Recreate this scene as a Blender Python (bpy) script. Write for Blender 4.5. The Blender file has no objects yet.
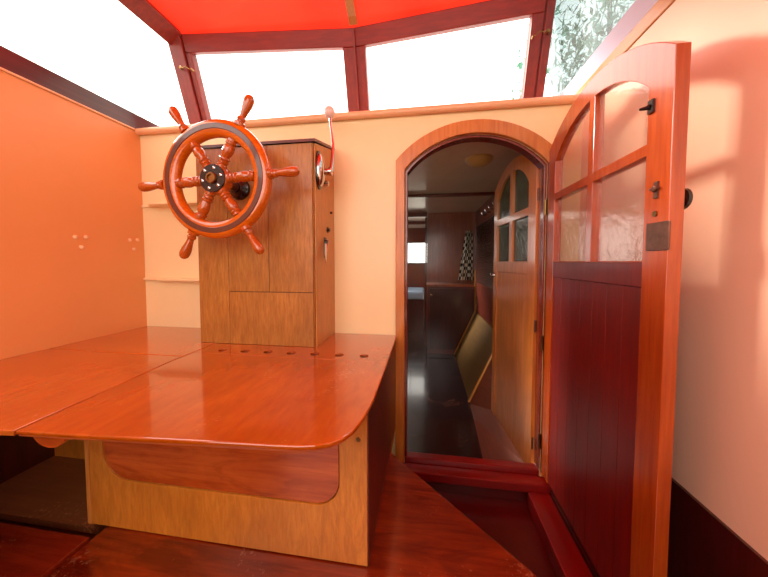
import bpy, bmesh, math, random
from mathutils import Vector, Matrix
random.seed(7)
scene = bpy.context.scene
C = scene.collection
PI = math.pi
D = 1.45            # distance to the forward bulkhead; the lens is the origin, X right, Y forward, Z up

# ------------------------------------------------------------------ materials
def srgb(r, g, b):
    f = lambda c: (c/12.92 if c <= .04045 else ((c+.055)/1.055)**2.4)
    return (f(r/255), f(g/255), f(b/255), 1)

def new_mat(name):
    m = bpy.data.materials.new(name); m.use_nodes = True
    nt = m.node_tree; b = nt.nodes['Principled BSDF']
    return m, nt, b

def coords(nt, scale):
    tc = nt.nodes.new('ShaderNodeTexCoord'); mp = nt.nodes.new('ShaderNodeMapping')
    nt.links.new(tc.outputs['Object'], mp.inputs['Vector'])
    mp.inputs['Scale'].default_value = scale
    return mp.outputs['Vector']

def noise(nt, vec, scale=5, detail=4, rough=.55, dist=0):
    n = nt.nodes.new('ShaderNodeTexNoise')
    n.inputs['Scale'].default_value = scale; n.inputs['Detail'].default_value = detail
    n.inputs['Roughness'].default_value = rough; n.inputs['Distortion'].default_value = dist
    nt.links.new(vec, n.inputs['Vector']); return n.outputs['Fac']

def ramp(nt, fac, stops):
    r = nt.nodes.new('ShaderNodeValToRGB'); e = r.color_ramp.elements
    while len(e) < len(stops): e.new(.5)
    for i, (p, c) in enumerate(stops): e[i].position = p; e[i].color = c
    nt.links.new(fac, r.inputs['Fac']); return r.outputs['Color']

def mixc(nt, fac, a, b, mode='MIX'):
    m = nt.nodes.new('ShaderNodeMix'); m.data_type = 'RGBA'; m.blend_type = mode
    if isinstance(fac, float): m.inputs['Factor'].default_value = fac
    else: nt.links.new(fac, m.inputs['Factor'])
    for s, v in (('A', a), ('B', b)):
        i = [x for x in m.inputs if x.name == s and x.type == 'RGBA'][0]
        if isinstance(v, tuple): i.default_value = v
        else: nt.links.new(v, i)
    return [o for o in m.outputs if o.type == 'RGBA'][0]

def bump(nt, h, b, strength=.1, dist=.01):
    n = nt.nodes.new('ShaderNodeBump'); n.inputs['Strength'].default_value = strength
    n.inputs['Distance'].default_value = dist
    nt.links.new(h, n.inputs['Height']); nt.links.new(n.outputs['Normal'], b.inputs['Normal']); return n

def wood(name, dark, light, axis='z', scale=1.0, rough=.35, coat=.6, blotch=.35, scratch=0, figure=0, grain=1.0, an=.07):
    m, nt, b = new_mat(name)
    st = {'x': (an, 1, 1), 'y': (1, an, 1), 'z': (1, 1, an)}[axis]
    v = coords(nt, tuple(s*scale for s in st))
    g1 = noise(nt, v, 60, 6, .65, .3)
    c = ramp(nt, g1, [(.5-.22/grain, dark), (.5+.22/grain, light)])
    v2 = coords(nt, (1, 1, 1))
    g2 = noise(nt, v2, 3.2, 3, .5, .4)
    dk = tuple(x*.62 for x in dark[:3]) + (1,)
    f2 = ramp(nt, g2, [(.35, (blotch, blotch, blotch, 1)), (.65, (0, 0, 0, 1))])
    c = mixc(nt, f2, c, dk)
    if figure:
        st2 = {'x': (.25, 1, 1), 'y': (1, .25, 1), 'z': (1, 1, .25)}[axis]
        g3 = noise(nt, coords(nt, tuple(s*scale for s in st2)), 14, 4, .6, 1.5)
        f3 = ramp(nt, g3, [(.45, (0, 0, 0, 1)), (.62, (figure, figure, figure, 1))])
        c = mixc(nt, f3, c, dk)
    if scratch:
        s1 = noise(nt, coords(nt, (1, 1, 1)), 90, 5, .7)
        s2 = noise(nt, coords(nt, (1, 1, 1)), 5, 2, .5)
        mu = nt.nodes.new('ShaderNodeMath'); mu.operation = 'MULTIPLY'
        nt.links.new(s1, mu.inputs[0]); nt.links.new(s2, mu.inputs[1])
        f4 = ramp(nt, mu.outputs[0], [(.36, (0, 0, 0, 1)), (.42, (scratch, scratch, scratch, 1))])
        c = mixc(nt, f4, c, srgb(225, 150, 110))
    nt.links.new(c, b.inputs['Base Color'])
    b.inputs['Roughness'].default_value = rough
    b.inputs['Coat Weight'].default_value = coat; b.inputs['Coat Roughness'].default_value = rough*.45
    bump(nt, g1, b, .12, .004)
    return m

def plain(name, col, rough=.5, metal=0, coat=0, var=.0, nscale=6, bmp=0):
    m, nt, b = new_mat(name)
    n = noise(nt, coords(nt, (1, 1, 1)), nscale, 4, .6)
    lo = tuple(c*(1-var) for c in col[:3]) + (1,); hi = tuple(min(1, c*(1+var*.5)) for c in col[:3]) + (1,)
    nt.links.new(ramp(nt, n, [(.3, lo), (.7, hi)]), b.inputs['Base Color'])
    b.inputs['Roughness'].default_value = rough; b.inputs['Metallic'].default_value = metal
    b.inputs['Coat Weight'].default_value = coat
    if bmp: bump(nt, n, b, bmp, .01)
    return m

def glass(name, tint=(1, 1, 1, 1), refl=.08, rough=.0, bmp=0, bscale=30, diffuse=0, dcol=(1, 1, 1, 1)):
    m = bpy.data.materials.new(name); m.use_nodes = True; nt = m.node_tree
    nt.nodes.remove(nt.nodes['Principled BSDF']); out = nt.nodes['Material Output']
    tr = nt.nodes.new('ShaderNodeBsdfTransparent'); tr.inputs['Color'].default_value = tint
    gl = nt.nodes.new('ShaderNodeBsdfGlossy'); gl.inputs['Roughness'].default_value = rough
    lw = nt.nodes.new('ShaderNodeLayerWeight'); lw.inputs['Blend'].default_value = .25
    mr = nt.nodes.new('ShaderNodeMapRange'); mr.inputs['To Min'].default_value = refl; mr.inputs['To Max'].default_value = min(1, refl*5)
    nt.links.new(lw.outputs['Facing'], mr.inputs['Value'])
    mx = nt.nodes.new('ShaderNodeMixShader'); nt.links.new(mr.outputs['Result'], mx.inputs['Fac'])
    nt.links.new(tr.outputs[0], mx.inputs[1]); nt.links.new(gl.outputs[0], mx.inputs[2])
    last = mx
    if diffuse:
        df = nt.nodes.new('ShaderNodeBsdfDiffuse'); df.inputs['Color'].default_value = dcol
        m2 = nt.nodes.new('ShaderNodeMixShader'); m2.inputs['Fac'].default_value = diffuse
        nt.links.new(mx.outputs[0], m2.inputs[1]); nt.links.new(df.outputs[0], m2.inputs[2]); last = m2
    if bmp:
        n = noise(nt, coords(nt, (1, 1, 1)), bscale, 2, .5, 2.5)
        bp = nt.nodes.new('ShaderNodeBump'); bp.inputs['Strength'].default_value = bmp; bp.inputs['Distance'].default_value = .01
        nt.links.new(n, bp.inputs['Height']); nt.links.new(bp.outputs['Normal'], gl.inputs['Normal'])
    nt.links.new(last.outputs[0], out.inputs['Surface'])
    return m

M = {}
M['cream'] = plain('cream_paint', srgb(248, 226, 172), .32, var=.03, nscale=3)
M['cream_side'] = plain('cream_paint_bounce_lit', srgb(238, 168, 102), .33, var=.035, nscale=2.5)  # same cream as the back wall, orange bounce light put into the colour
M['cream_right'] = plain('cream_paint_pink_lit', srgb(243, 196, 164), .35, var=.03, nscale=2)  # cream wall paint again, with the pinkish canvas light in its colour
M['rail_cream'] = plain('cream_rail_paint', srgb(240, 188, 140), .3, var=.04)
M['ochre'] = wood('ochre_rail', srgb(176, 120, 55), srgb(206, 150, 80), 'y', 1, .35, .4)
M['lilac'] = plain('pale_grey_frame_paint', srgb(206, 206, 228), .6, var=.02)
M['mahog'] = wood('mahogany_frame', srgb(112, 20, 8), srgb(150, 40, 16), 'x', 1, .5, .12, .3)
M['mahog_v'] = wood('mahogany_post', srgb(112, 20, 8), srgb(150, 40, 16), 'z', 1, .5, .12, .3)
M['dark_trim'] = wood('dark_sill_trim', srgb(70, 20, 20), srgb(98, 34, 30), 'y', 1, .3, .5, .3)
M['table'] = wood('worktop_varnish', srgb(172, 70, 4), srgb(206, 102, 10), 'y', .9, .13, 1, .45, scratch=.32, grain=.62, an=.25, figure=.22)
M['table_l'] = wood('side_worktop_varnish', srgb(180, 84, 20), srgb(212, 116, 36), 'y', .9, .22, .8, .45, scratch=.5, grain=.62, an=.25, figure=.15)
M['table_edge'] = wood('worktop_edge', srgb(150, 58, 18), srgb(188, 92, 40), 'x', 1, .3, .6, .2)
M['console'] = wood('console_plywood', srgb(146, 88, 30), srgb(208, 148, 66), 'z', 1.9, .38, .3, .45, grain=.8, an=.14, figure=.15)
M['console_side'] = wood('console_side_plywood', srgb(176, 108, 30), srgb(216, 150, 58), 'z', 1.9, .38, .3, .25, grain=.8, an=.13)
M['joint'] = plain('dark_joint', srgb(50, 24, 14), .6)
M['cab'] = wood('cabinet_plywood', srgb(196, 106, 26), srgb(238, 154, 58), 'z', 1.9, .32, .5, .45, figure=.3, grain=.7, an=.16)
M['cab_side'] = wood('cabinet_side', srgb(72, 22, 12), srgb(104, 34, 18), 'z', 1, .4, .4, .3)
M['drawer'] = wood('drawer_veneer', srgb(170, 62, 16), srgb(216, 102, 34), 'x', 1, .25, .8, .4, figure=.55)
M['ply_edge'] = wood('plywood_edge', srgb(188, 104, 36), srgb(218, 142, 66), 'z', 2, .5, .1, .1)
M['board'] = wood('sole_board', srgb(108, 28, 8), srgb(168, 58, 18), 'x', .8, .22, .9, .5, scratch=.22, figure=.7)
M['board_l'] = wood('side_board', srgb(116, 28, 10), srgb(156, 50, 20), 'x', .8, .25, .8, .4, scratch=.2, figure=.4)
M['under'] = wood('locker_top', srgb(128, 72, 38), srgb(158, 92, 52), 'x', .8, .4, .2, .4, scratch=.5)
M['dark_wood'] = wood('dark_panelling', srgb(54, 14, 12), srgb(82, 24, 18), 'z', 1, .3, .5, .3)
M['redpaint'] = plain('red_varnish_paint', srgb(132, 12, 8), .32, var=.25, coat=.5, nscale=5)
M['redpaint_d'] = plain('red_well_paint', srgb(92, 9, 7), .4, var=.25, coat=.3, nscale=4)
M['door'] = wood('door_mahogany', srgb(152, 54, 8), srgb(194, 84, 18), 'z', 1, .25, .8, .3)
M['door_red'] = wood('door_panel_mahogany', srgb(100, 12, 5), srgb(132, 20, 7), 'z', 1, .4, .3, .3)
M['arch'] = wood('door_casing', srgb(184, 104, 34), srgb(220, 146, 62), 'z', 1, .35, .3, .3)
M['arch_red'] = wood('door_rebate', srgb(104, 30, 14), srgb(144, 50, 22), 'z', 1, .25, .8, .3)
M['idoor'] = wood('inner_door_wood', srgb(190, 104, 40), srgb(222, 136, 60), 'z', 1, .28, .7, .3, figure=.25)
M['idoor_p'] = wood('inner_door_panel', srgb(190, 108, 50), srgb(222, 140, 74), 'z', .8, .35, .5, .4, figure=.35)
M['wheel'] = wood('wheel_varnish', srgb(186, 80, 0), srgb(224, 116, 6), 'x', 2, .16, 1, .2)
M['inlay'] = plain('wheel_inlay', srgb(92, 46, 30), .3, coat=.6, var=.2, nscale=40)
M['spoke'] = wood('spoke_varnish', srgb(160, 64, 10), srgb(204, 104, 26), 'y', 3, .16, 1, .25)
M['black'] = plain('black_paint', srgb(24, 20, 20), .25, coat=.3)
M['chrome'] = plain('chrome', srgb(205, 200, 198), .14, 1)
M['brass'] = plain('aged_brass', srgb(150, 112, 66), .3, 1, var=.2, nscale=30)
M['bronze'] = plain('tarnished_plate', srgb(116, 78, 62), .35, .7, var=.35, nscale=40)
M['knobwhite'] = plain('ivory_knob', srgb(244, 214, 200), .25, coat=.5)
M['screw'] = plain('painted_screw', srgb(250, 206, 160), .3)
M['hole'] = plain('dark_hole', srgb(28, 10, 6), .7)
M['glass'] = glass('clear_glass', (1, 1, 1, 1), .03)
M['glass_r'] = glass('streaked_glass', (.50, .58, .60, 1), .04, .08, .1, 8, .08, (.8, .9, .92, 1))
M['glass_door'] = glass('figured_glass', (.97, .95, .92, 1),   .045, .10, .12, 16, .06, (.9, .7, .6, 1))
M['glass_green'] = glass('greenish_glass', (.35, .42, .36, 1), .08, .12, .15, 12, .4, srgb(104, 112, 92))
M['cab_floor'] = wood('cabin_floor', srgb(34, 16, 18), srgb(52, 28, 28), 'y', .6, .2, .5, .3, scratch=.25)
M['cab_ceil'] = plain('cabin_ceiling_paint', srgb(228, 206, 188), .22, var=.12, nscale=2)
M['cab_wall'] = wood('cabin_panelling', srgb(86, 28, 16), srgb(118, 44, 24), 'z', 1, .3, .5, .3)
M['cab_bulk'] = wood('cabin_bulkhead', srgb(136, 60, 26), srgb(176, 88, 40), 'z', .8, .3, .5, .3, figure=.3)
M['olive'] = wood('olive_lining', srgb(98, 68, 28), srgb(124, 90, 40), 'y', .8, .35, .4, .4)
M['lining'] = wood('brown_lining', srgb(98, 42, 18), srgb(122, 56, 26), 'y', .8, .6, .0, .4)
M['batten'] = wood('yellow_batten', srgb(176, 110, 44), srgb(200, 136, 62), 'z', 2, .35, .4, .1)
M['batten_y'] = wood('roof_batten_wood', srgb(150, 96, 44), srgb(190, 130, 66), 'y', 2, .3, .6, .1)
M['bed'] = plain('blue_grey_bedding', srgb(150, 172, 196), .8, var=.1, nscale=12)
M['lamp'] = plain('yellowed_lamp_dome', srgb(196, 160, 96), .35, coat=.3)
M['white'] = plain('white_paint', srgb(225, 222, 216), .5, var=.03)
M['leaf'] = plain('pale_green_leaves', srgb(122, 172, 150), .6, var=.35, nscale=3)
M['bark'] = plain('grey_bark', srgb(110, 100, 90), .8, var=.3)
M['ground'] = plain('pale_ground', srgb(170, 165, 155), .9, var=.1)

# red translucent canvas roof
def canvas_mat():
    m = bpy.data.materials.new('red_canvas'); m.use_nodes = True; nt = m.node_tree
    b = nt.nodes['Principled BSDF']; out = nt.nodes['Material Output']
    n = noise(nt, coords(nt, (1, 1, 1)), 2.2, 3, .5)
    c = ramp(nt, n, [(.3, srgb(240, 40, 22)), (.7, srgb(250, 58, 36))])
    nt.links.new(c, b.inputs['Base Color']); b.inputs['Roughness'].default_value = .45
    n2 = noise(nt, coords(nt, (1, 1, 1)), 5, 2, .4, .5)
    bump(nt, n2, b, .25, .02)
    t = nt.nodes.new('ShaderNodeBsdfTranslucent'); nt.links.new(c, t.inputs['Color'])
    mx = nt.nodes.new('ShaderNodeMixShader'); mx.inputs['Fac'].default_value = .27
    nt.links.new(b.outputs[0], mx.inputs[1]); nt.links.new(t.outputs[0], mx.inputs[2])
    nt.links.new(mx.outputs[0], out.inputs['Surface']); return m
M['canvas'] = canvas_mat()

def check_mat():
    m, nt, b = new_mat('checked_cloth')
    k = nt.nodes.new('ShaderNodeTexChecker'); k.inputs['Scale'].default_value = 24
    k.inputs['Color1'].default_value = srgb(214, 206, 190); k.inputs['Color2'].default_value = srgb(26, 24, 26)
    nt.links.new(coords(nt, (1, .001, 1)), k.inputs['Vector']); nt.links.new(k.outputs['Color'], b.inputs['Base Color'])
    b.inputs['Roughness'].default_value = .85; return m
M['check'] = check_mat()

# ------------------------------------------------------------------ geometry helpers (all points in world coordinates)
ORG = {}
class MB:
    def __init__(s): s.v = []; s.f = []; s.sm = []
    def add(s, vs, fs, smooth=False):
        o = len(s.v); s.v += [tuple(v) for v in vs]
        for f in fs: s.f.append(tuple(i+o for i in f)); s.sm.append(smooth)
        return s
    def box(s, x0, x1, y0, y1, z0, z1):
        return s.add([(x0,y0,z0),(x1,y0,z0),(x1,y1,z0),(x0,y1,z0),(x0,y0,z1),(x1,y0,z1),(x1,y1,z1),(x0,y1,z1)],
                     [(0,3,2,1),(4,5,6,7),(0,1,5,4),(1,2,6,5),(2,3,7,6),(3,0,4,7)])
    def hexa(s, a, b):         # two matching 4-point loops
        return s.add(list(a)+list(b), [(3,2,1,0),(4,5,6,7),(0,1,5,4),(1,2,6,5),(2,3,7,6),(3,0,4,7)])
    def beam(s, p0, p1, w, t, side=(1,0,0)):
        p0, p1 = Vector(p0), Vector(p1); d = (p1-p0).normalized(); u = Vector(side); u = (u-d*u.dot(d)).normalized(); n = d.cross(u)
        q = lambda p: [p+u*w/2+n*t/2, p-u*w/2+n*t/2, p-u*w/2-n*t/2, p+u*w/2-n*t/2]
        return s.hexa(q(p0), q(p1))
    def lathe(s, p, axis, prof, n=24, smooth=True, caps=True):     # prof: (distance along axis, radius)
        p = Vector(p); a = Vector(axis).normalized(); u = a.orthogonal().normalized(); w = a.cross(u)
        vs = []; fs = []
        for (h, r) in prof:
            for i in range(n):
                t = 2*PI*i/n; vs.append(p+a*h+(u*math.cos(t)+w*math.sin(t))*r)
        for j in range(len(prof)-1):
            for i in range(n):
                k = (i+1) % n; fs.append((j*n+i, j*n+k, (j+1)*n+k, (j+1)*n+i))
        if caps: fs.append(tuple(range(n))[::-1]); fs.append(tuple((len(prof)-1)*n+i for i in range(n)))
        return s.add(vs, fs, smooth)
    def cyl(s, p, axis, r, h, n=20): return s.lathe(p, axis, [(0, r), (h, r)], n, True)
    def tube(s, pts, r, n=10):
        pts = [Vector(p) for p in pts]; vs = []; fs = []
        for i, p in enumerate(pts):
            d = (pts[min(i+1, len(pts)-1)]-pts[max(i-1, 0)]).normalized()
            if i == 0: u = d.orthogonal().normalized()
            else: u = (u-d*u.dot(d)).normalized()
            w = d.cross(u); rr = r[i] if isinstance(r, (list, tuple)) else r
            for k in range(n): t = 2*PI*k/n; vs.append(p+(u*math.cos(t)+w*math.sin(t))*rr)
        for i in range(len(pts)-1):
            for k in range(n): l = (k+1) % n; fs.append((i*n+k, i*n+l, (i+1)*n+l, (i+1)*n+k))
        fs.append(tuple(range(n))[::-1]); fs.append(tuple((len(pts)-1)*n+k for k in range(n)))
        return s.add(vs, fs, True)
    def ball(s, c, rx, ry, rz, n=16, m=10):
        c = Vector(c); vs = [c+Vector((0,0,-rz))]; fs = []
        for j in range(1, m):
            a = -PI/2+PI*j/m
            for i in range(n): t = 2*PI*i/n; vs.append(c+Vector((rx*math.cos(a)*math.cos(t), ry*math.cos(a)*math.sin(t), rz*math.sin(a))))
        vs.append(c+Vector((0,0,rz)))
        for i in range(n): fs.append((0, 1+(i+1) % n, 1+i)); fs.append((len(vs)-1, 1+(m-2)*n+i, 1+(m-2)*n+(i+1) % n))
        for j in range(m-2):
            for i in range(n): k = (i+1) % n; fs.append((1+j*n+i, 1+j*n+k, 1+(j+1)*n+k, 1+(j+1)*n+i))
        return s.add(vs, fs, True)
    def mesh(s, m4, me):            # a ready mesh placed by a matrix
        o = len(s.v); s.v += [tuple(m4 @ v.co) for v in me.vertices]
        for p in me.polygons: s.f.append(tuple(i+o for i in p.vertices)); s.sm.append(False)
        return s
    def build(s, name, mat, parent=None, origin=None, bevel=0, fixn=True):
        if origin is None:
            xs, ys, zs = zip(*s.v); origin = ((min(xs)+max(xs))/2, (min(ys)+max(ys))/2, min(zs))
        o3 = Vector(origin); me = bpy.data.meshes.new(name)
        me.from_pydata([Vector(v)-o3 for v in s.v], [], s.f)
        for p, q in zip(me.polygons, s.sm): p.use_smooth = q
        if fixn:
            bm = bmesh.new(); bm.from_mesh(me); bmesh.ops.recalc_face_normals(bm, faces=bm.faces)
            for e in bm.edges:
                if len(e.link_faces) == 2 and e.calc_face_angle(0) > .7: e.smooth = False
            bm.to_mesh(me); bm.free()
        me.materials.append(mat)
        o = bpy.data.objects.new(name, me); C.objects.link(o)
        if parent: o.parent = parent; o.location = o3-ORG[parent.name]
        else: o.location = o3
        ORG[o.name] = o3
        if bevel:
            b = o.modifiers.new('bevel', 'BEVEL'); b.width = bevel; b.segments = 2; b.limit_method = 'ANGLE'; b.angle_limit = .7
        return o

def empty(name, loc, **k):
    o = bpy.data.objects.new(name, None); C.objects.link(o); o.location = loc; o.empty_display_size = .05
    ORG[o.name] = Vector(loc); tag(o, **k); return o
def tag(o, label=None, cat=None, group=None, kind=None):
    if label: o['label'] = label
    if cat: o['category'] = cat
    if group: o['group'] = group
    if kind: o['kind'] = kind
    return o
def box(name, mat, x0, x1, y0, y1, z0, z1, parent=None, bevel=0):
    return MB().box(x0, x1, y0, y1, z0, z1).build(name, mat, parent, bevel=bevel)
def struct(o, label, cat): return tag(o, label, cat, kind='structure')

def plate(loops, thick, bev=0):
    """Flat plate from closed 2-D loops (first the outline, then holes), thickness centred on local z."""
    cu = bpy.data.curves.new('tmp', 'CURVE'); cu.dimensions = '2D'; cu.fill_mode = 'BOTH'
    cu.extrude = max(thick/2-bev, 0); cu.bevel_depth = bev; cu.bevel_resolution = 1; cu.offset = -bev
    for L in loops:
        sp = cu.splines.new('POLY'); sp.points.add(len(L)-1)
        for p, (x, y) in zip(sp.points, L): p.co = (x, y, 0, 1)
        sp.use_cyclic_u = True
    ob = bpy.data.objects.new('tmp', cu); C.objects.link(ob)
    dg = bpy.context.evaluated_depsgraph_get(); dg.update()
    me = bpy.data.meshes.new_from_object(ob.evaluated_get(dg))
    bm = bmesh.new(); bm.from_mesh(me); bmesh.ops.remove_doubles(bm, verts=bm.verts, dist=1e-5); bm.to_mesh(me); bm.free()
    bpy.data.objects.remove(ob); bpy.data.curves.remove(cu)
    return me
def frame(o, u, v, n):
    o, u, v, n = Vector(o), Vector(u), Vector(v), Vector(n)
    return Matrix(((u.x, v.x, n.x, o.x), (u.y, v.y, n.y, o.y), (u.z, v.z, n.z, o.z), (0, 0, 0, 1)))
XZ = lambda y: frame((0, y, 0), (1,0,0), (0,0,1), (0,1,0))
YZ = lambda x: frame((x, 0, 0), (0,1,0), (0,0,1), (1,0,0))
XY = lambda z: frame((0, 0, z), (1,0,0), (0,1,0), (0,0,1))

def arc(cx, half, zs, rise, n=24, rev=False):
    """segmental arch points from cx-half to cx+half, springing at zs"""
    R = (half*half+rise*rise)/(2*rise); a = math.asin(half/R); zc = zs+rise-R
    pts = [(cx+R*math.sin(-a+2*a*i/n), zc+R*math.cos(-a+2*a*i/n)) for i in range(n+1)]
    return pts[::-1] if rev else pts
def archz(x, cx, half, zs, rise):
    R = (half*half+rise*rise)/(2*rise); return zs+rise-R+math.sqrt(max(0, R*R-(x-cx)**2))
def rrect(x0, x1, y0, y1, r, n=6, corners=(1,1,1,1)):
    pts = []
    for k, (cx, cy, a) in enumerate(((x1-r, y0+r, -90), (x1-r, y1-r, 0), (x0+r, y1-r, 90), (x0+r, y0+r, 180))):
        if corners[k]:
            for i in range(n+1): t = math.radians(a+90*i/n); pts.append((cx+r*math.cos(t), cy+r*math.sin(t)))
        else: pts.append(((x1, y0), (x1, y1), (x0, y1), (x0, y0))[k])
    return pts
def circ(cx, cy, r, n=20): return [(cx+r*math.cos(2*PI*i/n), cy+r*math.sin(2*PI*i/n)) for i in range(n)]

XL, XR = -1.615, .70
AFT = -1.1
# ================================================================== SETTING
# forward bulkhead with the arched opening
out = [(XL-.04, -1.3), (-.105, -1.3)] + arc(.225, .33, .455, .155) + [(.555, -1.3), (XR+.04, -1.3), (XR+.04, .735), (XL-.04, .735)]
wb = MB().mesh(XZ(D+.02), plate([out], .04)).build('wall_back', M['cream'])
struct(wb, 'cream painted bulkhead behind the wheel console with arched doorway', 'wall')
wl = box('wall_left', M['cream_side'], XL-.04, XL, AFT, 1.80, -.385, .735); struct(wl, 'cream side wall left of the steering wheel, warm bounce light in its colour', 'wall')
wll = box('wall_left_lower', M['dark_wood'], XL-.04, XL, AFT, D, -1.3, -.386); struct(wll, 'dark wood wall lining below the side worktop, at far left', 'wall')
wr = box('wall_right', M['cream_right'], XR, XR+.04, AFT, D, -.615, .745); struct(wr, 'cream side wall behind the open arched door, pink light in its colour', 'wall')
wrl = box('wall_right_lower', M['dark_wood'], XR-.008, XR+.04, AFT, D, -1.3, -.615); struct(wrl, 'dark wood dado at the bottom right behind the open door', 'wall')
t = MB().mesh(XZ(AFT-.02), plate([[(XL-.04, -1.3), (XR+.04, -1.3), (XR+.04, .74), (.45, .74), (.45, -.25), (-1.35, -.25), (-1.35, .74), (XL-.04, .74)]], .04))  # unseen bulkhead added to cut light from behind; its gap admits daylight
struct(t.build('wall_aft_light_block', M['cab_bulk']), 'unseen brown aft bulkhead added to cut light from behind, opening sized for daylight', 'wall')
# trims
t = MB().tube([(XL, 1.435, .733), (XR, 1.435, .733)], .018, 12); t.box(XL-.03, XR+.04, 1.435, 1.50, .735, .752)
struct(t.build('trim_1', M['rail_cream']), 'rounded cream rail along top of the bulkhead below the windscreen', 'trim')
struct(box('trim_2', M['rail_cream'], XL-.03, XL+.010, AFT, 1.449, .732, .742, bevel=.003), 'thin cream beading along top of the left wall', 'trim')
t = MB().hexa([(XL-.04, AFT, .742), (XL+.0, AFT, .742), (XL+.0, AFT, .83), (XL-.04, AFT, .83)],
              [(XL-.04, 1.80, .742), (XL+.0, 1.80, .742), (XL+.0, 1.80, .83), (XL-.04, 1.80, .83)])
struct(t.build('trim_3', M['dark_trim'], bevel=.004), 'dark reddish wood rail under the big left side window', 'trim')
struct(box('trim_4', M['ochre'], XR-.004, XR+.036, AFT, 1.60, .747, .80, bevel=.004), 'ochre wooden rail along top of right wall under the side window', 'trim')
t = MB().hexa([(XR+.0, AFT, .801), (XR+.04, AFT, .801), (.70, AFT, .852), (.671, AFT, .852)],
              [(XR+.0, 1.66, .801), (XR+.04, 1.66, .801), (.70, 1.66, .852), (.671, 1.66, .852)])
struct(t.build('trim_5', M['lilac']), 'pale lilac grey sill strip below the right side window', 'trim')
# shelf behind the bulkhead (top of cabin)
t = MB().mesh(XY(.695), plate([[(XL-.04, D+.042), (XR+.04, D+.042), (XR+.04, 5.7), (XL-.04, 5.7)], [(-1.3, 4.1), (-.4, 4.1), (-.4, 5.2), (-1.3, 5.2)]], .07))  # the hole is an unseen skylight put in to brighten the cabin
struct(t.build('ceiling_cabin', M['cab_ceil']), 'dim whitish ceiling of the cabin beyond the doorway', 'ceiling')

# windscreen (two leaning panels meeting in a shallow V)
VV = (0, -.35, 1)
def panel(name, m4, hole, outer, label, mat):
    e = empty(name, m4 @ Vector(((outer[0]+outer[1])/2, outer[2], 0)), label=label, cat='window', kind='structure')
    x0, x1, z0, z1 = hole; X0, X1, Z0, Z1 = outer
    f = MB().mesh(m4, plate([[(X0,z1),(X1,z1),(X1,Z1),(X0,Z1)]], .05, .004)).build('window_rail', M['mahog'], e)
    f = MB().mesh(m4, plate([[(X0,Z0),(X1,Z0),(X1,z0),(X0,z0)]], .05, .004)).build('window_rail', M['mahog'], e)
    for a, b in ((X0, x0), (x1, X1)):
        MB().mesh(m4, plate([[(a,z0),(b,z0),(b,z1),(a,z1)]], .05, .004)).build('window_stile', M['mahog_v'], e)
    MB().mesh(m4, plate([[(x0-.01,z0-.01),(x1+.01,z0-.01),(x1+.01,z1+.01),(x0-.01,z1+.01)]], .005)).build('window_pane', mat, e)
    return e
N = Vector((0, 1, .35)).normalized()
mL = frame((-.405, 1.66, 1.2), (1, .1, 0), VV, N); mR = frame((-.405, 1.66, 1.2), (1, -.093, 0), VV, N)
panel('window_1', mL, (-.950, -.068, -.37, .018), (-.980, -.001, -.43, .101), 'left windscreen panel in dark red mahogany frame above the wheel', M['glass'])
panel('window_2', mR, (.060, .912, -.37, .018), (.001, .968, -.43, .101), 'right windscreen panel in mahogany frame above the arched doorway', M['glass'])
# thin raised joint bead between the two panels and corner posts
c0 = MB().beam((-.405, 1.622+.15, .78), (-.405, 1.622-.025, 1.28), .012, .012)
struct(c0.build('trim_6', M['mahog_v']), 'narrow joint bead down the centre post of the windscreen', 'trim')
def post(name, x0, x1, y, label):
    t = MB(); q = lambda z, yy: [(x0, yy-.03, z), (x1, yy-.03, z), (x1, yy+.03, z), (x0, yy+.03, z)]
    t.hexa(q(.77, y+.35*.43), q(1.298, y-.35*.098)); struct(t.build(name, M['mahog_v'], bevel=.004), label, 'post')
post('trim_7', -1.472, -1.388, 1.552, 'mahogany corner post left of the left windscreen panel')
post('trim_8', .566, .604, 1.56, 'mahogany corner post between the windscreen and the right side window')

# left side window (leaning inward) and its header
def side_window(name, xb, zb, xt, zt, y0, y1, gm, label, hdr):
    e = empty(name, ((xb+xt)/2, (y0+y1)/2, zb), label=label, cat='window', kind='structure')
    s = 1 if xt > xb else -1
    MB().hexa([(xb,y0,zb),(xb-s*.005,y0,zb),(xb-s*.005,y1,zb),(xb,y1,zb)], [(xt,y0,zt),(xt-s*.005,y0,zt),(xt-s*.005,y1,zt),(xt,y1,zt)]).build('window_pane', gm, e)
    (ax, az), (bx, bz) = hdr      # lower outer edge, upper inner edge
    MB().hexa([(ax,y0,az),(bx,y0,bz),(bx-s*.02,y0,bz+.03),(ax-s*.04,y0,bz+.03)], [(ax,1.53,az),(bx,1.50,bz),(bx-s*.02,1.50,bz+.03),(ax-s*.04,1.53,bz+.03)]).build('window_header', M['mahog'], e)
    for yy in (y0, -.45):
        MB().hexa([(xb+s*.02,yy,zb),(xb-s*.03,yy,zb),(xb-s*.03,yy+.07,zb),(xb+s*.02,yy+.07,zb)],
                  [(xt+s*.02,yy,zt),(xt-s*.03,yy,zt),(xt-s*.03,yy+.07,zt),(xt+s*.02,yy+.07,zt)]).build('window_stile', M['mahog_v'], e)
    return e
side_window('window_3', XL-.005, .831, -1.46, 1.25, AFT, 1.78, M['glass'], 'large left side window above the warm-tinted cream wall, bright white', ((-1.455, 1.24), (-1.375, 1.287)))
side_window('window_4', .676, .853, .606, 1.25, AFT, 1.70, M['glass_r'], 'right side window with streaky glass and foliage beyond', ((.60, 1.24), (.55, 1.287)))

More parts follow.
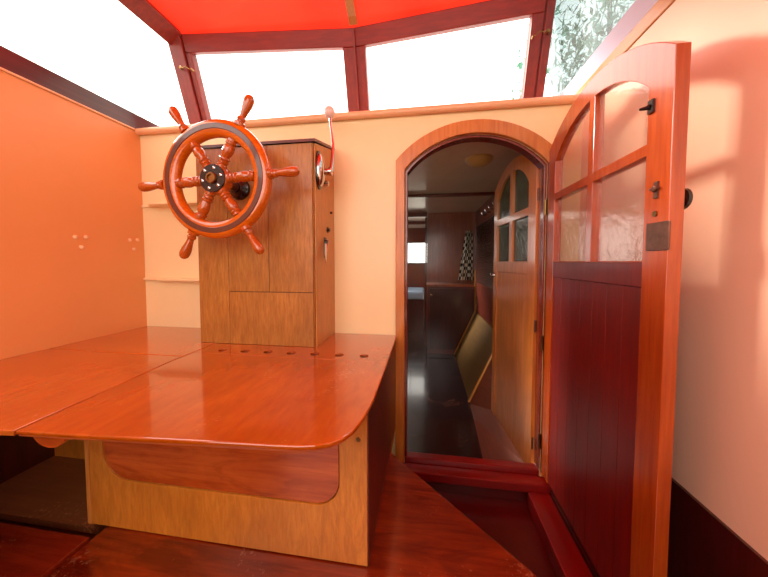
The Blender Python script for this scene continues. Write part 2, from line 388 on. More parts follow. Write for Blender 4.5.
# red canvas roof with crowned middle
t = MB(); nx, ny = 40, 40; vs = []; fs = []
for j in range(ny+1):
    for i in range(nx+1):
        x = -1.43+2.03*i/nx; v = j/ny
        yf = 1.635-.1*abs(x+.405); y = yf+(AFT-yf)*(v**1.3); c = 1-((x+.415)/1.02)**2
        z = 1.296+.012*c+.16*max(0, c)**.7*math.sin(min(1, v*3.2)*PI/2) + .006*math.sin(x*17)*math.sin(min(1, v*3)*PI)
        vs.append((x, y, z))
for j in range(ny):
    for i in range(nx): a = j*(nx+1)+i; fs.append((a, a+1, a+nx+2, a+nx+1))
t.add(vs, fs, True)
struct(t.build('ceiling', M['canvas'], fixn=False), 'bright red canvas roof stretched above the windscreen', 'ceiling')
t = MB()
pts = []
for j in range(12):
    v = (j/11)**1.5*1.0+.012; y = 1.60+(AFT-1.60)*(v**1.3); pts.append((-.40, y, 1.306+.16*math.sin(min(1, v*3.2)*PI/2)-.014))
for a, b in zip(pts, pts[1:]): t.beam(a, b, .045, .022)
tag(t.build('roof_batten', M['batten_y']), 'yellowish wooden batten running fore and aft under the red canvas', 'batten')

# floor of the well and sole boards
struct(box('floor', M['redpaint_d'], XL-.04, XR+.04, AFT, D, -1.19, -1.15), 'dark red painted floor of the well before the doorway', 'floor')

# threshold and ledge
th = empty('threshold', (.225, 1.43, -1.149), label='red painted stepped threshold at the foot of the arched doorway', cat='threshold', kind='structure')
box('upper_sill', M['redpaint'], -.104, .554, 1.45, 1.50, -1.149, -1.013, th, .006)
box('lower_sill', M['redpaint'], -.149, .60, 1.385, 1.449, -1.085, -1.04, th, .006)
box('riser', M['redpaint_d'], -.149, .60, 1.415, 1.449, -1.149, -1.086, th)
tag(box('ledge', M['redpaint'], .478, .575, .3, 1.384, -1.149, -1.075, bevel=.005), 'red painted ledge along the well under the open arched door', 'ledge')
tag(box('skirting_board', M['dark_wood'], .577, .69, .3, 1.384, -1.149, -1.06), 'dark wooden strip between the red ledge and the right wall dado', 'board')

# arched door casing
cas = empty('door_casing', (.225, D-.012, -1.04), label='varnished wooden arched casing around the dark doorway', cat='door frame', kind='structure')
oa = [(-.150, -1.03)] + arc(.225, .375, .50, .172) + [(.600, -1.03)]
ia = [(.555, -1.03)] + arc(.225, .33, .455, .155, rev=True) + [(-.105, -1.03)]
MB().mesh(XZ(D-.011), plate([oa+ia], .022, .004)).build('architrave', M['arch'], cas)
ib = [(.548, -1.01)] + arc(.225, .318, .445, .152, rev=True) + [(-.093, -1.01)]
oa2 = [(-.1045, -1.01)] + arc(.225, .3295, .4545, .155) + [(.5545, -1.01)]
MB().mesh(XZ(D+.030), plate([oa2+ib], .0585, .002)).build('rebate_lining', M['arch_red'], cas)

# ================================================================== OUTER DOOR (open, beside the right wall)
def make_door(name, m4, W, z0, zs, rise, ph, pzs, prise, mull, mt, label, frame_m, panel_m, glass_m, planks, gx, hingeside, thick=.031):
    """local x along the leaf from 0 to W, local y up, local z through its thickness"""
    e = empty(name, m4 @ Vector((W/2, z0, 0)), label=label, cat='door', kind='structure')
    ox = W/2
    outer = [(0, z0)] + arc(ox, W/2, zs, rise) + [(W, z0)]
    g0, g1 = gx; mx0, mx1 = mull; b0, b1 = mt; gc = (g0+g1)/2; gh = (g1-g0)/2
    def pane(xa, xb, za, top=None):
        if top is not None: return [(xa, za), (xb, za), (xb, top), (xa, top)]
        n = 10; return [(xa, za), (xb, za)] + [(xb+(xa-xb)*i/n, archz(xb+(xa-xb)*i/n, gc, gh, pzs, prise)) for i in range(n+1)]
    holes = [pane(g0, mx0, b1), pane(mx1, g1, b1), pane(g0, mx0, 0, b0), pane(mx1, g1, 0, b0)]
    ph0 = [(g0, z0+.13), (g1, z0+.13), (g1, -.066), (g0, -.066)]
    if planks:
        MB().mesh(m4, plate([outer+[(g1, z0), (g1, -.001), (g0, -.001), (g0, z0)]]+[h if min(p[1] for p in h) > .01 else [(x, z+(.003 if z < .001 else 0)) for x, z in h] for h in holes], thick, .0015)).build('door_frame', frame_m, e)
        MB().mesh(m4, plate([[(g0+.0003, -.066), (g1-.0003, -.066), (g1-.0003, -.0015), (g0+.0003, -.0015)]], thick-.002, .0012)).build('mid_rail', panel_m, e)
    else:
        MB().mesh(m4, plate([outer]+holes+[ph0], thick, .003)).build('door_frame', frame_m, e)
    if planks:
        n = planks; w = (g1-g0)/n
        t = MB()
        for k in range(n):
            t.mesh(m4 @ Matrix.Translation((0, 0, 0)), plate([[(g0+w*k+.0004, z0+.001), (g0+w*(k+1)-.0004, z0+.001), (g0+w*(k+1)-.0004, -.067), (g0+w*k+.0004, -.067)]], thick-.010, .0012))
        t.build('plank_panel', panel_m, e)
    else:
        MB().mesh(m4, plate([[(g0-.002, z0+.125), (g1+.002, z0+.125), (g1+.002, -.064), (g0-.002, -.064)]], thick-.004)).build('lower_panel', panel_m, e)
    for hpts in holes:
        xs = [p[0] for p in hpts]; zs_ = [p[1] for p in hpts]; cx, cz = sum(xs)/len(xs), sum(zs_)/len(zs_)
        MB().mesh(m4, plate([[(cx+(x-cx)*1.02, cz+(z-cz)*1.02) for x, z in hpts]], .004)).build('glass_pane', glass_m, e)
    return e
DW = .688; XD = .5705
mD = frame((XD, .757, 0), (0,1,0), (0,0,1), (-1,0,0))      # local x runs from the free edge to the hinge
d1 = make_door('door_1', mD, DW, -1.012, .492, .132, None, .44, .115, (.317, .349), (.27, .30),
    'open arched mahogany door with four panes standing beside right wall', M['door'], M['door_red'], M['glass_door'], 7, (.078, .608), 0)
# its hardware
b = MB().box(.549, .555, .812, .828, .37, .402); b.tube([(.549, .822, .386), (.542, .826, .385), (.533, .832, .386)], [.007, .005, .003], 8); tag(b.build('latch', M['black'], d1), 'small black iron latch')
b = MB().box(.551, .555, .789, .801, .155, .195); b.ball((.549, .795, .178), .004, .009, .009, 10, 6); b.box(.545, .552, .783, .807, .176, .181); b.build('keyhole_plate', M['bronze'], d1)
b = MB().cyl((.556, .797, .118), (-1,0,0), .007, .004, 12); b.build('screw', M['brass'], d1)
b = MB().mesh(frame((.5535, 0, 0), (0,1,0), (0,0,1), (1,0,0)), plate([rrect(.750, .820, .028, .096, .004)], .004, .001)); tag(b.build('lock_plate', M['bronze'], d1), 'tarnished square lock plate')
b = MB().lathe((.588, .80, .152), (1,0,0), [(0, .018), (.003, .018), (.005, .009), (.012, .009), (.016, .018), (.021, .025), (.028, .026), (.033, .018), (.035, .006)], 20); b.build('door_knob', M['black'], d1)
for z in (.22, -.42, -.9):
    b = MB().cyl((.550, 1.447, z), (0,0,1), .006, .07, 10); b.build('hinge', M['brass'], d1)

# ================================================================== INNER DOOR (opened into the cabin)
a = math.radians(5)
dx, dy = -math.sin(a), math.cos(a)
mI = frame((.548, 1.515, 0), (dx, dy, 0), (0,0,1), (dy, -dx, 0))
d2 = make_door('door_2', mI, .63, -1.08, .49, .115, None, .41, .13, (.30, .345), (.243, .285),
    'inner arched door with greenish panes opened into the dark cabin', M['idoor'], M['idoor_p'], M['glass_green'], 1, (.085, .565), 0)
for z in (.30, -.35, -.95):
    b = MB().cyl((.541, 1.513, z), (0,0,1), .005, .06, 10); b.build('hinge', M['bronze'], d2)
b = MB().lathe((.468, 2.07, -.09), (-1, -.09, 0), [(0, .012), (.012, .007), (.025, .012), (.03, .003)], 12); b.build('door_knob', M['chrome'], d2)

# ================================================================== WORKTOPS
TZ = -.374
r = .14; xe = -.145; ye = .492
L = [(-.899, .497), (-.732, .506), (-.60, .514), (-.469, .523), (-.37, .529), (-.30, .533), (-.255, .537), (-.222, .544), (-.194, .557), (-.172, .578), (-.157, .607), (-.148, .645), (-.142, .69), (-.138, .75), (-.138, .97), (-.145, 1.449), (-.957, 1.449), (-.957, 1.177), (-.948, .936)]
holes = [circ(-.852+.1017*k, 1.094+.0017*k, .017) for k in range(7)]
wt = empty('worktop', (-.52, .98, TZ-.03), label='glossy orange varnished worktop with rounded corner and seven finger holes', cat='worktop')
MB().mesh(XY(TZ-.005), plate([L]+holes, .010, .003)).build('top_board', M['table'], wt)
for k in range(7):
    cupb = MB().lathe((-.852+.1017*k, 1.094+.0017*k, TZ-.0008), (0,0,1), [(0, .0172), (-.016, .0172), (-.0165, .0002), (-.0168, .0001)], 20, caps=False); tag(cupb.build('finger_hole', M['hole'], wt, fixn=False), 'dark round finger hole')
# thin second layer under the front edge
Lm = [(x-(.004 if i > 5 else 0), y+.004) for i, (x, y) in enumerate(L[:15])]; Li = [(x-(.02 if i > 6 else 0), y+.018) for i, (x, y) in enumerate(L[:15])][::-1]
MB().mesh(XY(TZ-.0130), plate([Lm+Li], .0055, .0012)).build('edge_moulding', M['table_edge'], wt)
b = MB().mesh(XZ(.530), plate([[(-.898, TZ-.0165)]+[(-.85+.047*math.cos(t), TZ-.017+.034*math.sin(t)) for t in [PI+PI*i/12 for i in range(13)]]], .02, .002)); tag(b.build('bracket', M['drawer'], wt), 'rounded wooden tongue under the front edge')
# strip across the top with the holes (joint line)
box('joint_line', M['table_edge'], -.948, -.147, 1.046, 1.0475, TZ-.001, TZ+.0004, wt)

s1 = empty('side_worktop', (-1.26, .6, TZ-.03), label='worn orange side worktop along the left wall, front board', cat='worktop')
MB().mesh(XY(TZ-.0065), plate([[(XL+.001, .0), (-1.0, .0), (-1.0, .487), (-.9035, .496), (-.9515, .936), (-.954, .995), (XL+.001, 1.001)]], .013, .002)).build('top_board', M['table_l'], s1)
s2 = MB().mesh(XY(TZ-.010), plate([[(XL+.001, 1.006), (-.954, 1.000), (-.961, 1.177), (-.961, 1.449), (XL+.001, 1.449)]], .020, .002)).build('side_worktop', M['table_l'])
tag(s2, 'orange side worktop rear board in the corner left of console', 'worktop')

# ================================================================== CABINET under the worktop
cb = empty('cabinet', (-.59, 1.08, -.83), label='light plywood cabinet with a dark recessed drawer front below worktop', cat='cabinet')
zt = TZ-.0165
hole = [(-.99, zt-.001)] + [(-.99, -.58)] + [(-.90+.09*math.cos(t), -.585+.088*math.sin(t)) for t in [PI+PI/2*i/8 for i in range(9)]] + [(-.30+.07*math.cos(t), -.602+.07*math.sin(t)) for t in [-PI/2+PI/2*i/8 for i in range(9)]] + [(-.23, zt-.001)]
fr = [(-1.040, -.828), (-.152, -.828), (-.152, zt), (-.23, zt)] + hole[:-1][::-1] + [(-.99, zt), (-1.040, zt)]
MB().mesh(XZ(.741), plate([fr], .022, .002)).build('front_panel', M['cab'], cb)
MB().mesh(XZ(.7385), plate([[(-.61+(x+.61)*.9955, -.53+(z+.53)*.985) for x, z in hole[:-1]]+[(-.233, zt-.003)]], .009, .001)).build('drawer_front', M['drawer'], cb)
box('side_panel', M['ply_edge'], -1.056, -1.041, .73, .75, -.829, zt, cb)
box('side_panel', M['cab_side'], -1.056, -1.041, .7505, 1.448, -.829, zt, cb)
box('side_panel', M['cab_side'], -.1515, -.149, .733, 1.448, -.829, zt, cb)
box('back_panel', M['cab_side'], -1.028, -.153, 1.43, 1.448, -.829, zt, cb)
MB().lathe((-.176, .7315, -.475), (0,-1,0), [(0, .008), (.003, .006)], 12).build('screw', M['brass'], cb)

# ================================================================== SOLE BOARDS
bd = MB().mesh(XY(-.845), plate([[(-.988, .15), (.93, .15), (-.148, 1.213), (-.148, 1.449), (-.988, 1.449)]], .028, .002))
tag(bd.build('sole_board', M['board']), 'scuffed dark red plywood board around cabinet, cut diagonally at the well', 'board')
b2 = box('sole_board', M['board_l'], XL+.002, -.994, .15, .69, -.857, -.824, bevel=.002)
tag(b2, 'dark red board at lower left beside the scuffed diagonal board', 'board')
lk = empty('locker', (-1.33, .87, -.90), label='dusty brown topped locker in the shadow under side worktop', cat='locker')
b3 = box('locker_top', M['under'], XL+.002, -1.058, .74, 1.005, -.90, -.852, lk)
b4 = box('locker_panel', M['cab'], XL+.002, -1.058, 1.006, 1.03, -.90, -.42, lk); tag(b4, 'ochre plywood back panel')
b5 = box('board_support', M['dark_wood'], XL+.002, .30, .70, .73, -1.149, -.861); tag(b5, 'dark bearer carrying the sole boards beneath the cabinet', 'bearer')

# ================================================================== CONSOLE
cn = empty('steering_console', (-.75, 1.32, TZ+.001), label='brown plywood console box carrying the wheel, standing on worktop', cat='console')
x0, x1, yf, yb = -1.036, -.477, 1.185, 1.449; zb = TZ+.001; zf, zk = .508, .572
t = MB().hexa([(x0+.012, yf+.012, zb), (x1-.001, yf+.012, zb), (x1-.001, yb, zb), (x0+.012, yb, zb)], [(x0+.012, yf+.012, zf), (x1-.001, yf+.012, zf), (x1-.001, yb, zk), (x0+.012, yb, zk)])
t.build('carcass', M['joint'], cn)
g = .0012
def fp(xa, xb, za, zc, y=yf): return MB().box(xa+g, xb-g, y, y+.0115, za+g, zc-g)
fp(x0, -.885, zb-g, zf).build('front_board', M['console'], cn, bevel=.001)
fp(-.885, -.688, -.134, zf).build('front_board', M['console'], cn, bevel=.001)
fp(-.688, -.482, -.134, zf).build('front_board', M['console'], cn, bevel=.001)
fp(-.885, -.482, zb-g, -.134).build('front_board', M['console'], cn, bevel=.001)
fp(-.482, x1-g, zb-g, zf).build('corner_lipping', M['console_side'], cn, bevel=.001)
t = MB().hexa([(x1-.001, yf+.0115, zb), (x1+.004, yf+.0115, zb), (x1+.004, yb, zb), (x1-.001, yb, zb)], [(x1-.001, yf+.0115, zf), (x1+.004, yf+.0115, zf), (x1+.004, yb, zk), (x1-.001, yb, zk)])
t.build('side_board', M['console_side'], cn)
t = MB().hexa([(x0-.004, yf-.008, zf+.001), (x1+.010, yf-.008, zf+.001), (x1+.010, yb, zk+.002), (x0-.004, yb, zk+.002)], [(x0-.004, yf-.008, zf+.013), (x1+.010, yf-.008, zf+.013), (x1+.010, yb, zk+.014), (x0-.004, yb, zk+.014)])
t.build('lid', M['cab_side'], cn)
# fittings on the console's right side
b = MB(); b.lathe((x1+.004, 1.345, .155), (1,0,0), [(0, .014), (.004, .014), (.006, .008), (.012, .008)], 16); b.build('push_button', M['black'], cn)
b = MB(); b.box(x1+.004, x1+.007, 1.295, 1.325, -.0+.02, .115); b.lathe((x1+.006, 1.31, .092), (1,0,0), [(0, .013), (.012, .011), (.014, .004)], 14); b.build('ignition_switch', M['black'], cn)
b = MB(); b.tube([(x1+.018, 1.31, .095), (x1+.02, 1.29, .06), (x1+.02, 1.275, .03)], [.003, .004, .002], 8); b.mesh(frame((x1+.02, 1.272, .055), (0,1,0), (0,0,1), (1,0,0)), plate([[(0, -.06), (.014, -.02), (.012, .03), (-.01, .03), (-.014, -.02)]], .004, .001)); b.build('ignition_key', M['chrome'], cn)
b = MB().cyl((x1+.004, 1.39, .245), (1,0,0), .006, .01, 10); b.build('indicator_lamp', M['black'], cn)

# throttle
th = empty('throttle_lever', (x1+.005, 1.28, .37), label='chrome throttle lever with ivory knob on console side', cat='lever')
b = MB().mesh(frame((x1+.008, 1.232, .405), (0,1,0), (0,0,1), (1,0,0)), plate([[(.040*math.cos(2*PI*i/28), .084*math.sin(2*PI*i/28)) for i in range(28)]], .006, .001)); tag(b.build('backing_plate', M['black'], th), 'black oval rim')
b = MB(); vs = []
b.ball((x1+.013, 1.234, .405), .020, .036, .072, 20, 12); b.build('oval_boss', M['chrome'], th)
b = MB(); b.lathe((x1+.018, 1.275, .41), (1,0,0), [(0, .016), (.018, .014), (.022, .02), (.034, .02), (.036, .012)], 16); b.lathe((x1+.006, 1.30, .365), (1,0,0), [(0, .014), (.02, .012), (.024, .004)], 14); b.build('pivot', M['chrome'], th)
b = MB(); b.tube([(x1+.048, 1.275, .41), (x1+.052, 1.285, .47), (x1+.050, 1.30, .54), (x1+.040, 1.312, .60), (x1+.032, 1.318, .645), (x1+.030, 1.318, .685)], [.011, .009, .007, .006, .006, .007], 12); b.build('lever', M['chrome'], th)
b = MB(); b.ball((x1+.028, 1.318, .697), .026, .026, .027, 18, 12); b.build('lever_knob', M['knobwhite'], th)

# ================================================================== WHEEL
W0 = Vector((-.820, 1.03, .324))
sw = empty('ship_wheel', (W0.x, W0.y+.03, W0.z-.35), label="varnished wooden ship's steering wheel with six turned spokes", cat='ship wheel')
def ring(name, mat, prof, n=96):
    b = MB(); vs = []; fs = []; m = len(prof)
    for i in range(n):
        t = 2*PI*i/n
        for (r_, y_) in prof: vs.append((W0.x+r_*math.cos(t), W0.y+y_, W0.z+r_*math.sin(t)))
    for i in range(n):
        k = (i+1) % n
        for j in range(m): l = (j+1) % m; fs.append((i*m+j, i*m+l, k*m+l, k*m+j))
    b.add(vs, fs, True); return b.build(name, mat, sw)
ring('rim', M['wheel'], [(.165, .006), (.170, -.004), (.176, -.008), (.188, -.011), (.214, -.011), (.222, -.008), (.229, -.001), (.231, .010), (.229, .024), (.221, .031), (.176, .031), (.167, .025), (.164, .015)])
ring('rim_inlay', M['inlay'], [(.189, -.0105), (.191, -.0135), (.209, -.0135), (.211, -.0105)])
for k in range(6):
    th_ = math.radians(3+60*k); d = Vector((math.cos(th_), 0, math.sin(th_))); p = W0+Vector((0, .008, 0))
    sp = MB().lathe(p, d, [(.034, .019), (.062, .0195), (.067, .0145), (.071, .019), (.077, .0195), (.081, .014), (.086, .020), (.091, .020), (.095, .015), (.101, .017), (.120, .0215), (.138, .020), (.145, .0155), (.149, .0205), (.155, .021), (.159, .017), (.168, .017)], 16)
    sp = sp.build('spoke', M['spoke'], sw)
    hp = MB().lathe(p, d, [(.226, .021), (.238, .0205), (.242, .014), (.246, .0135), (.250, .0165), (.256, .0155), (.261, .0115), (.278, .0135), (.305, .0185), (.325, .0195), (.337, .017), (.345, .0105), (.348, .002)], 16)
    hp.build('handle', M['spoke'], sw)
MB().lathe(W0+Vector((0, .034, 0)), (0,-1,0), [(0, .054), (.004, .058), (.038, .058), (.042, .055)], 32).build('hub', M['spoke'], sw)
hb = MB().lathe(W0+Vector((0, -.0085, 0)), (0,-1,0), [(0, .054), (.004, .054), (.006, .052)], 36).build('hub_plate', M['black'], sw)
for k in range(6):
    t = math.radians(14+60*k)
    MB().lathe(W0+Vector((.040*math.cos(t), -.0145, .040*math.sin(t))), (0,-1,0), [(0, .0068), (.003, .006), (.0045, .003)], 10).build('bolt', M['chrome'], hb)
MB().lathe(W0+Vector((0, -.0145, 0)), (0,-1,0), [(0, .022), (.006, .022), (.010, .019), (.010, .014), (.004, .013)], 24).build('hub_nut', M['brass'], hb)
MB().cyl(W0+Vector((0, .034, 0)), (0,1,0), .018, 1.184-W0.y-.034, 20).build('shaft', M['bronze'], sw)
MB().lathe(Vector((W0.x, 1.184, W0.z)), (0,-1,0), [(0, .05), (.012, .048), (.022, .03), (.03, .024)], 28).build('shaft_flange', M['black'], sw)

# ================================================================== LITTLE THINGS ON THE WALLS
sh = MB().mesh(frame((0, 0, 0), (1,0,0), (0,1,0), (0,0,1)) @ Matrix.Translation((0, 0, .318)), plate([[(XL+.002, 1.449), (XL+.002, 1.440), (XL+.06, 1.436), (XL+.09, 1.40), (XL+.13, 1.378), (-1.2, 1.372), (-1.2, 1.449)]], .014, .004))
tag(sh.build('wall_shelf', M['cream']), 'small cream painted shelf on the bulkhead, upper of two beside wheel', 'shelf')
sh = MB().mesh(Matrix.Translation((0, 0, -.098)), plate([[(XL+.002, 1.449), (XL+.002, 1.436), (XL+.08, 1.42), (XL+.14, 1.39), (-1.15, 1.385), (-1.10, 1.40), (-1.05, 1.449)]], .014, .004))
tag(sh.build('wall_shelf', M['cream']), 'narrow cream painted shelf on the bulkhead, lower of two beside console', 'shelf')
def screw(first, y, z, label, group):
    if first is None:
        o = MB().lathe((XL, y, z), (1,0,0), [(0, .009), (.006, .009), (.009, .006), (.010, .002)], 12).build('screw_cap', M['screw'], origin=(XL, y, z))
    else: o = first.copy(); C.objects.link(o); o.location = (XL, y, z)
    tag(o, label, 'screw cap', group); return o
f0 = screw(None, 1.119, .116, 'pale screw cap on left wall, upper left of the nearer trio', 'screw caps on the left wall')
screw(f0, 1.161, .119, 'pale screw cap on left wall, upper right of the nearer trio', 'screw caps on the left wall')
screw(f0, 1.141, .070, 'pale screw cap on left wall, lowest of the nearer trio', 'screw caps on the left wall')
screw(f0, 1.368, .121, 'pale screw cap near the wall corner, upper left of its trio', 'screw caps on the left wall')
screw(f0, 1.409, .124, 'pale screw cap near the wall corner, closest to the corner', 'screw caps on the left wall')
screw(f0, 1.388, .072, 'pale screw cap near the wall corner, lowest of its trio', 'screw caps on the left wall')

def hook(p, s, label):
    b = MB(); x, y, z = p
    b.tube([(x-.035*s, y, z+.008), (x-.028*s, y-.01, z+.012), (x-.012*s, y-.012, z-.001), (x+.006*s, y-.012, z+.006), (x+.03*s, y-.012, z-.010), (x+.036*s, y-.004, z-.008)], .0035, 8)
    b.cyl((x-.034*s, y+.012, z+.008), (0,-1,0), .007, .02, 10); b.cyl((x+.036*s, y+.012, z-.008), (0,-1,0), .006, .02, 10)
    tag(b.build('window_hook', M['brass']), label, 'hook', 'brass hooks on the windscreen corners')
hook((-1.378, 1.528, 1.115), 1, 'small brass hook on the left windscreen corner post')
hook((.548, 1.545, 1.11), -1, 'small brass hook on the right windscreen corner post')

# ================================================================== CABIN BEYOND THE DOORWAY
struct(box('floor_cabin', M['cab_floor'], -1.55, .65, 1.501, 5.7, -1.19, -1.15), 'dark glossy cabin floor beyond the doorway', 'floor')
CL = -1.45
t = MB()
for (ya, yb_) in ((1.492, 1.55), (2.25, 3.9), (5.2, 5.7)): t.box(CL-.04, CL, ya, yb_, -1.15, .66)
for (ya, yb_) in ((1.55, 2.25), (3.9, 5.2)): t.box(CL-.04, CL, ya, yb_, -1.15, -.05); t.box(CL-.04, CL, ya, yb_, .6, .66)
struct(t.build('wall_cabin_left', M['cab_wall']), 'dark left side of the cabin seen through the doorway', 'wall')
struct(box('wall_cabin_right', M['cab_wall'], .645, .685, 1.492, 5.7, -.62, .66), 'dark panelled right side of the cabin above the slanting lining', 'wall')
def lin(name, ya, yb_, mat, label):
    t = MB().hexa([(.36, ya, -1.149), (.645, ya, -1.149), (.645, ya, -.60), (.60, ya, -.60)], [(.36, yb_, -1.149), (.645, yb_, -1.149), (.645, yb_, -.60), (.60, yb_, -.60)])
    return tag(t.build(name, mat), label, 'lining')
t = MB(); sec = lambda y, xt, zt_: [(.34, y, -1.149), (.645, y, -1.149), (.645, y, zt_), (xt, y, zt_)]
t.hexa([(.33, 1.53, -1.149), (.64, 1.53, -1.149), (.64, 1.53, -1.115), (.60, 1.53, -1.115)], [(.355, 2.15, -1.149), (.645, 2.15, -1.149), (.645, 2.15, -1.09), (.50, 2.15, -1.09)])
t.hexa([(.355, 2.1501, -1.149), (.645, 2.1501, -1.149), (.645, 2.1501, -1.09), (.50, 2.1501, -1.09)], [(.36, 2.36, -1.149), (.645, 2.36, -1.149), (.645, 2.36, -.60), (.60, 2.36, -.60)])
tag(t.build('hull_lining', M['lining']), 'reddish brown lining panel at the foot of inner door', 'lining')
lin('hull_lining', 2.385, 3.585, M['olive'], 'olive brown slanted lining panel further inside the cabin')
def bat(y, label, top):
    t = MB().beam((.352, y, -1.14), (.592, y, -.60), .022, .012, (0, 1, 0))
    if top: t.beam((.592, y, -.60), (.592, y, top), .02, .012, (0, 1, 0))
    tag(t.build('lining_batten', M['batten']), label, 'batten')
bat(2.372, 'yellow batten strip on slanted lining, nearer the doorway', 0)
bat(3.585, 'yellow batten strip at the far end of olive lining', -.1)
for k, (ya, yb_) in enumerate(((1.55, 2.25), (3.9, 5.2))):  # out-of-view openings, added and sized to light the cabin
    e = empty('window_%d' % (6+k), (CL-.02, (ya+yb_)/2, -.05), label=('nearer' if k == 0 else 'farther')+' unseen window on the left side of the cabin, added for its light', cat='window', kind='structure')
    box('window_pane', M['glass'], CL-.022, CL-.018, ya, yb_, -.05, .6, e)
# louvred locker along right side
lv = empty('louvred_locker', (.615, 2.95, -.59), label='dark louvred locker front on the right side of the cabin', cat='locker')
box('locker_frame', M['cab_wall'], .60, .643, 2.25, 3.56, -.59, .44, lv)
t = MB()
for k in range(30):
    z = -.24+.022*k; t.hexa([(.599, 2.35, z), (.599, 3.5, z), (.586, 3.5, z+.004), (.586, 2.35, z+.004)], [(.599, 2.35, z+.018), (.599, 3.5, z+.018), (.594, 3.5, z+.018), (.594, 2.35, z+.018)])
t.build('louvres', M['dark_wood'], lv)
pegs = MB()
fp_ = None
for k in range(6):
    y = 2.35+.17*k
    if fp_ is None:
        fp_ = MB().tube([(.642, y, .50), (.60, y, .50), (.585, y, .515), (.585, y, .53)], .006, 8).build('coat_hook', M['chrome'], origin=(.642, y, .50)); o = fp_
    else: o = fp_.copy(); C.objects.link(o); o.location = (.642, y, .50)
    tag(o, 'small pale coat hook in the row above the louvred locker', 'hook', 'coat hooks above the louvred locker')
tag(box('peg_rail', M['cab_bulk'], .6425, .6448, 2.28, 3.3, .47, .545), 'dark rail carrying the row of coat hooks', 'rail')
# far bulkhead, cupboard, curtain
struct(box('wall_cabin_far', M['cab_bulk'], .015, .645, 3.95, 3.99, -1.15, .66), 'reddish brown bulkhead at the far end of the cabin', 'wall')
cu = empty('cupboard', (.31, 3.78, -1.149), label='dark brown cupboard with counter top at the far end of passage', cat='cupboard')
box('body', M['cab_wall'], .02, .64, 3.62, 3.948, -1.149, -.305, cu)
box('counter_top', M['cab_bulk'], .01, .642, 3.60, 3.949, -.304, -.28, cu)
box('door', M['dark_wood'], .05, .58, 3.606, 3.619, -1.09, -.33, cu)
MB().ball((.075, 3.598, -.41), .012, .012, .012, 10, 8).build('knob', M['brass'], cu)
t = MB(); vs = []; fs = []; nu, nv = 24, 14
for j in range(nv+1):
    v = j/nv; xa = .405+.085*v; xb = .585-.02*v
    for i in range(nu+1): u = i/nu; vs.append((xa+(xb-xa)*u, 3.70+.018*math.sin(u*PI*7), -.225+.61*v))
for j in range(nv):
    for i in range(nu): q = j*(nu+1)+i; fs.append((q, q+1, q+nu+2, q+nu+1))
t.add(vs, fs, True); cur = t.build('curtain', M['check'], fixn=False); cur.modifiers.new('thick', 'SOLIDIFY').thickness = .003
tag(cur, 'black and white checked curtain hanging beside the cupboard', 'curtain')
# forward room
t = MB(); t.box(-1.45, .65, 5.66, 5.7, -1.15, -.02); t.box(-1.45, .65, 5.66, 5.7, .37, .66); t.box(-1.45, -.75, 5.66, 5.7, -.02, .37); t.box(.02, .65, 5.66, 5.7, -.02, .37)
struct(t.build('wall_cabin_forward', M['cab_wall']), 'dark forward wall with a bright opening, far left of passage', 'wall')
e = empty('window_5', (-.36, 5.68, -.02), label='bright forward window seen at the left edge of the doorway', cat='window', kind='structure')
box('window_pane', M['glass'], -.75, .02, 5.678, 5.682, -.02, .37, e)
t = MB(); t.box(-.76, .03, 5.64, 5.66, -.04, -.015); t.box(-.76, .03, 5.64, 5.66, .37, .39); t.box(-.30, -.285, 5.64, 5.659, -.015, .37); t.build('window_frame', M['dark_wood'], e)
bd_ = empty('bunk', (-.7, 5.1, -1.149), label='low bunk with blue grey bedding beyond the passage', cat='bunk')
box('bunk_base', M['dark_wood'], -1.40, -.03, 4.75, 5.63, -1.149, -.62, bd_)
box('bedding', M['bed'], -1.39, -.03, 4.74, 5.62, -.619, -.49, bd_, .03)
for k, (y, z0_, lab) in enumerate(((2.87, .632, 'nearest dark beam across the cabin ceiling'), (3.9, .60, 'second dark beam across cabin ceiling'), (4.75, .61, 'farthest dark beam across the cabin ceiling'))):
    struct(box('trim_%d' % (9+k), M['cab_wall'], -1.449, .644 if k == 0 else (.644 if k < 1 else .012), y-.025, y+.025, z0_, .6595, bevel=.003), lab, 'beam')
b = MB().lathe((.33, 1.93, .6595), (0,0,-1), [(0, .085), (.012, .085), (.02, .078), (.04, .055), (.05, .02)], 24)
tag(b.build('ceiling_lamp', M['lamp']), 'yellowed round dome lamp on cabin ceiling behind the arch', 'lamp')
# partition pole at the left edge of the cupboard
tag(box('partition_post', M['dark_wood'], -.012, .012, 3.93, 3.96, -1.149, .599), 'thin dark upright post left of the cupboard', 'post')

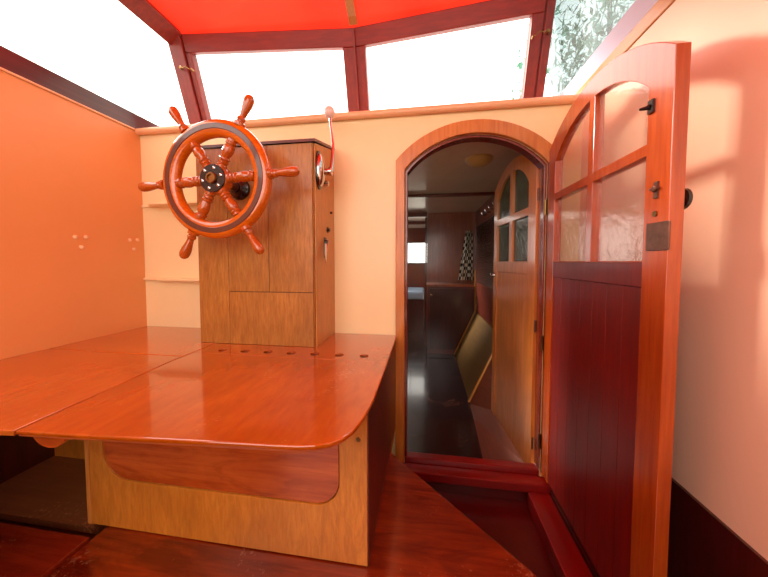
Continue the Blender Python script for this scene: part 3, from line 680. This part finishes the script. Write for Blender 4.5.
# ================================================================== OUTSIDE
def tree(base, h, rad, n, label, seed):
    random.seed(seed); bx_, by_, bz_ = base
    e = empty('tree', base, label=label, cat='tree', group='trees beyond the right side window')
    MB().tube([(bx_, by_, bz_), (bx_+.1, by_, bz_+h*.35), (bx_-.05, by_+.1, bz_+h*.8)], [.16, .11, .04], 8).build('trunk', M['bark'], e)
    b = MB()
    for k in range(n):
        a_ = random.random()*2*PI; u = random.uniform(-1, 1); rr = rad*random.random()**.4*(.75+.25*math.sin(a_*5+u*4))
        c = Vector((bx_+rr*math.cos(a_)*math.sqrt(1-u*u), by_+rr*math.sin(a_)*math.sqrt(1-u*u), bz_+h*.62+u*rr*1.1))
        p = Vector((random.uniform(-1,1), random.uniform(-1,1), random.uniform(-1,1))).normalized(); q = p.orthogonal().normalized(); s = random.uniform(.06, .15)
        b.add([c-p*s*1.4, c+q*s*.5, c+p*s*1.4, c-q*s*.5], [(0,1,2,3)])
    b.build('foliage', M['leaf'], e, fixn=False)
tree((4.9, 8.8, -2.0), 12.5, 2.7, 2300, 'pale leafy tree beyond the right window, nearer its post', 3)
tree((10.0, 9.0, -2.0), 12, 2.7, 4200, 'pale leafy tree beyond the right window, farther right', 5)
struct(box('ground', M['ground'], -30, 30, -30, 60, -2.1, -2.0), 'pale ground outside the boat', 'ground')
struct(box('wall_outer_hull', M['white'], XL-.08, XL-.05, AFT, 5.7, -1.9, .0), 'white outer side of the boat hull', 'wall')

# ================================================================== LIGHT
w = bpy.data.worlds.new('World'); scene.world = w; w.use_nodes = True; nt = w.node_tree
bg = nt.nodes['Background']; bg.inputs['Color'].default_value = (1, .95, .86, 1); bg.inputs['Strength'].default_value = 3.7
sl = bpy.data.lights.new('sun', 'SUN'); sl.energy = 9.5; sl.angle = math.radians(17); sl.color = (1, .93, .84)
so = bpy.data.objects.new('sun', sl); C.objects.link(so); so.location = (-3, 3, 3)
so.rotation_euler = Vector((1, -.42, -.44)).to_track_quat('-Z', 'Y').to_euler()
scene.view_settings.view_transform = 'Standard'; scene.view_settings.look = 'None'
scene.view_settings.gamma = 1; scene.view_settings.exposure = 0
scene.view_settings.use_curve_mapping = False

# ================================================================== CAMERA
cam = bpy.data.cameras.new('camera'); co = bpy.data.objects.new('camera', cam); C.objects.link(co)
cam.sensor_fit = 'HORIZONTAL'; cam.sensor_width = 36; cam.lens = 36*287/768
co.location = (0, 0, 0); co.rotation_euler = (math.radians(90-2.55), 0, math.radians(8.3))
cam.shift_y = -(288.5-274.78)/768; cam.clip_start = .02
scene.camera = co
try: scene.cycles.max_bounces = 10; scene.cycles.transparent_max_bounces = 16; scene.cycles.use_denoising = True
except Exception: pass
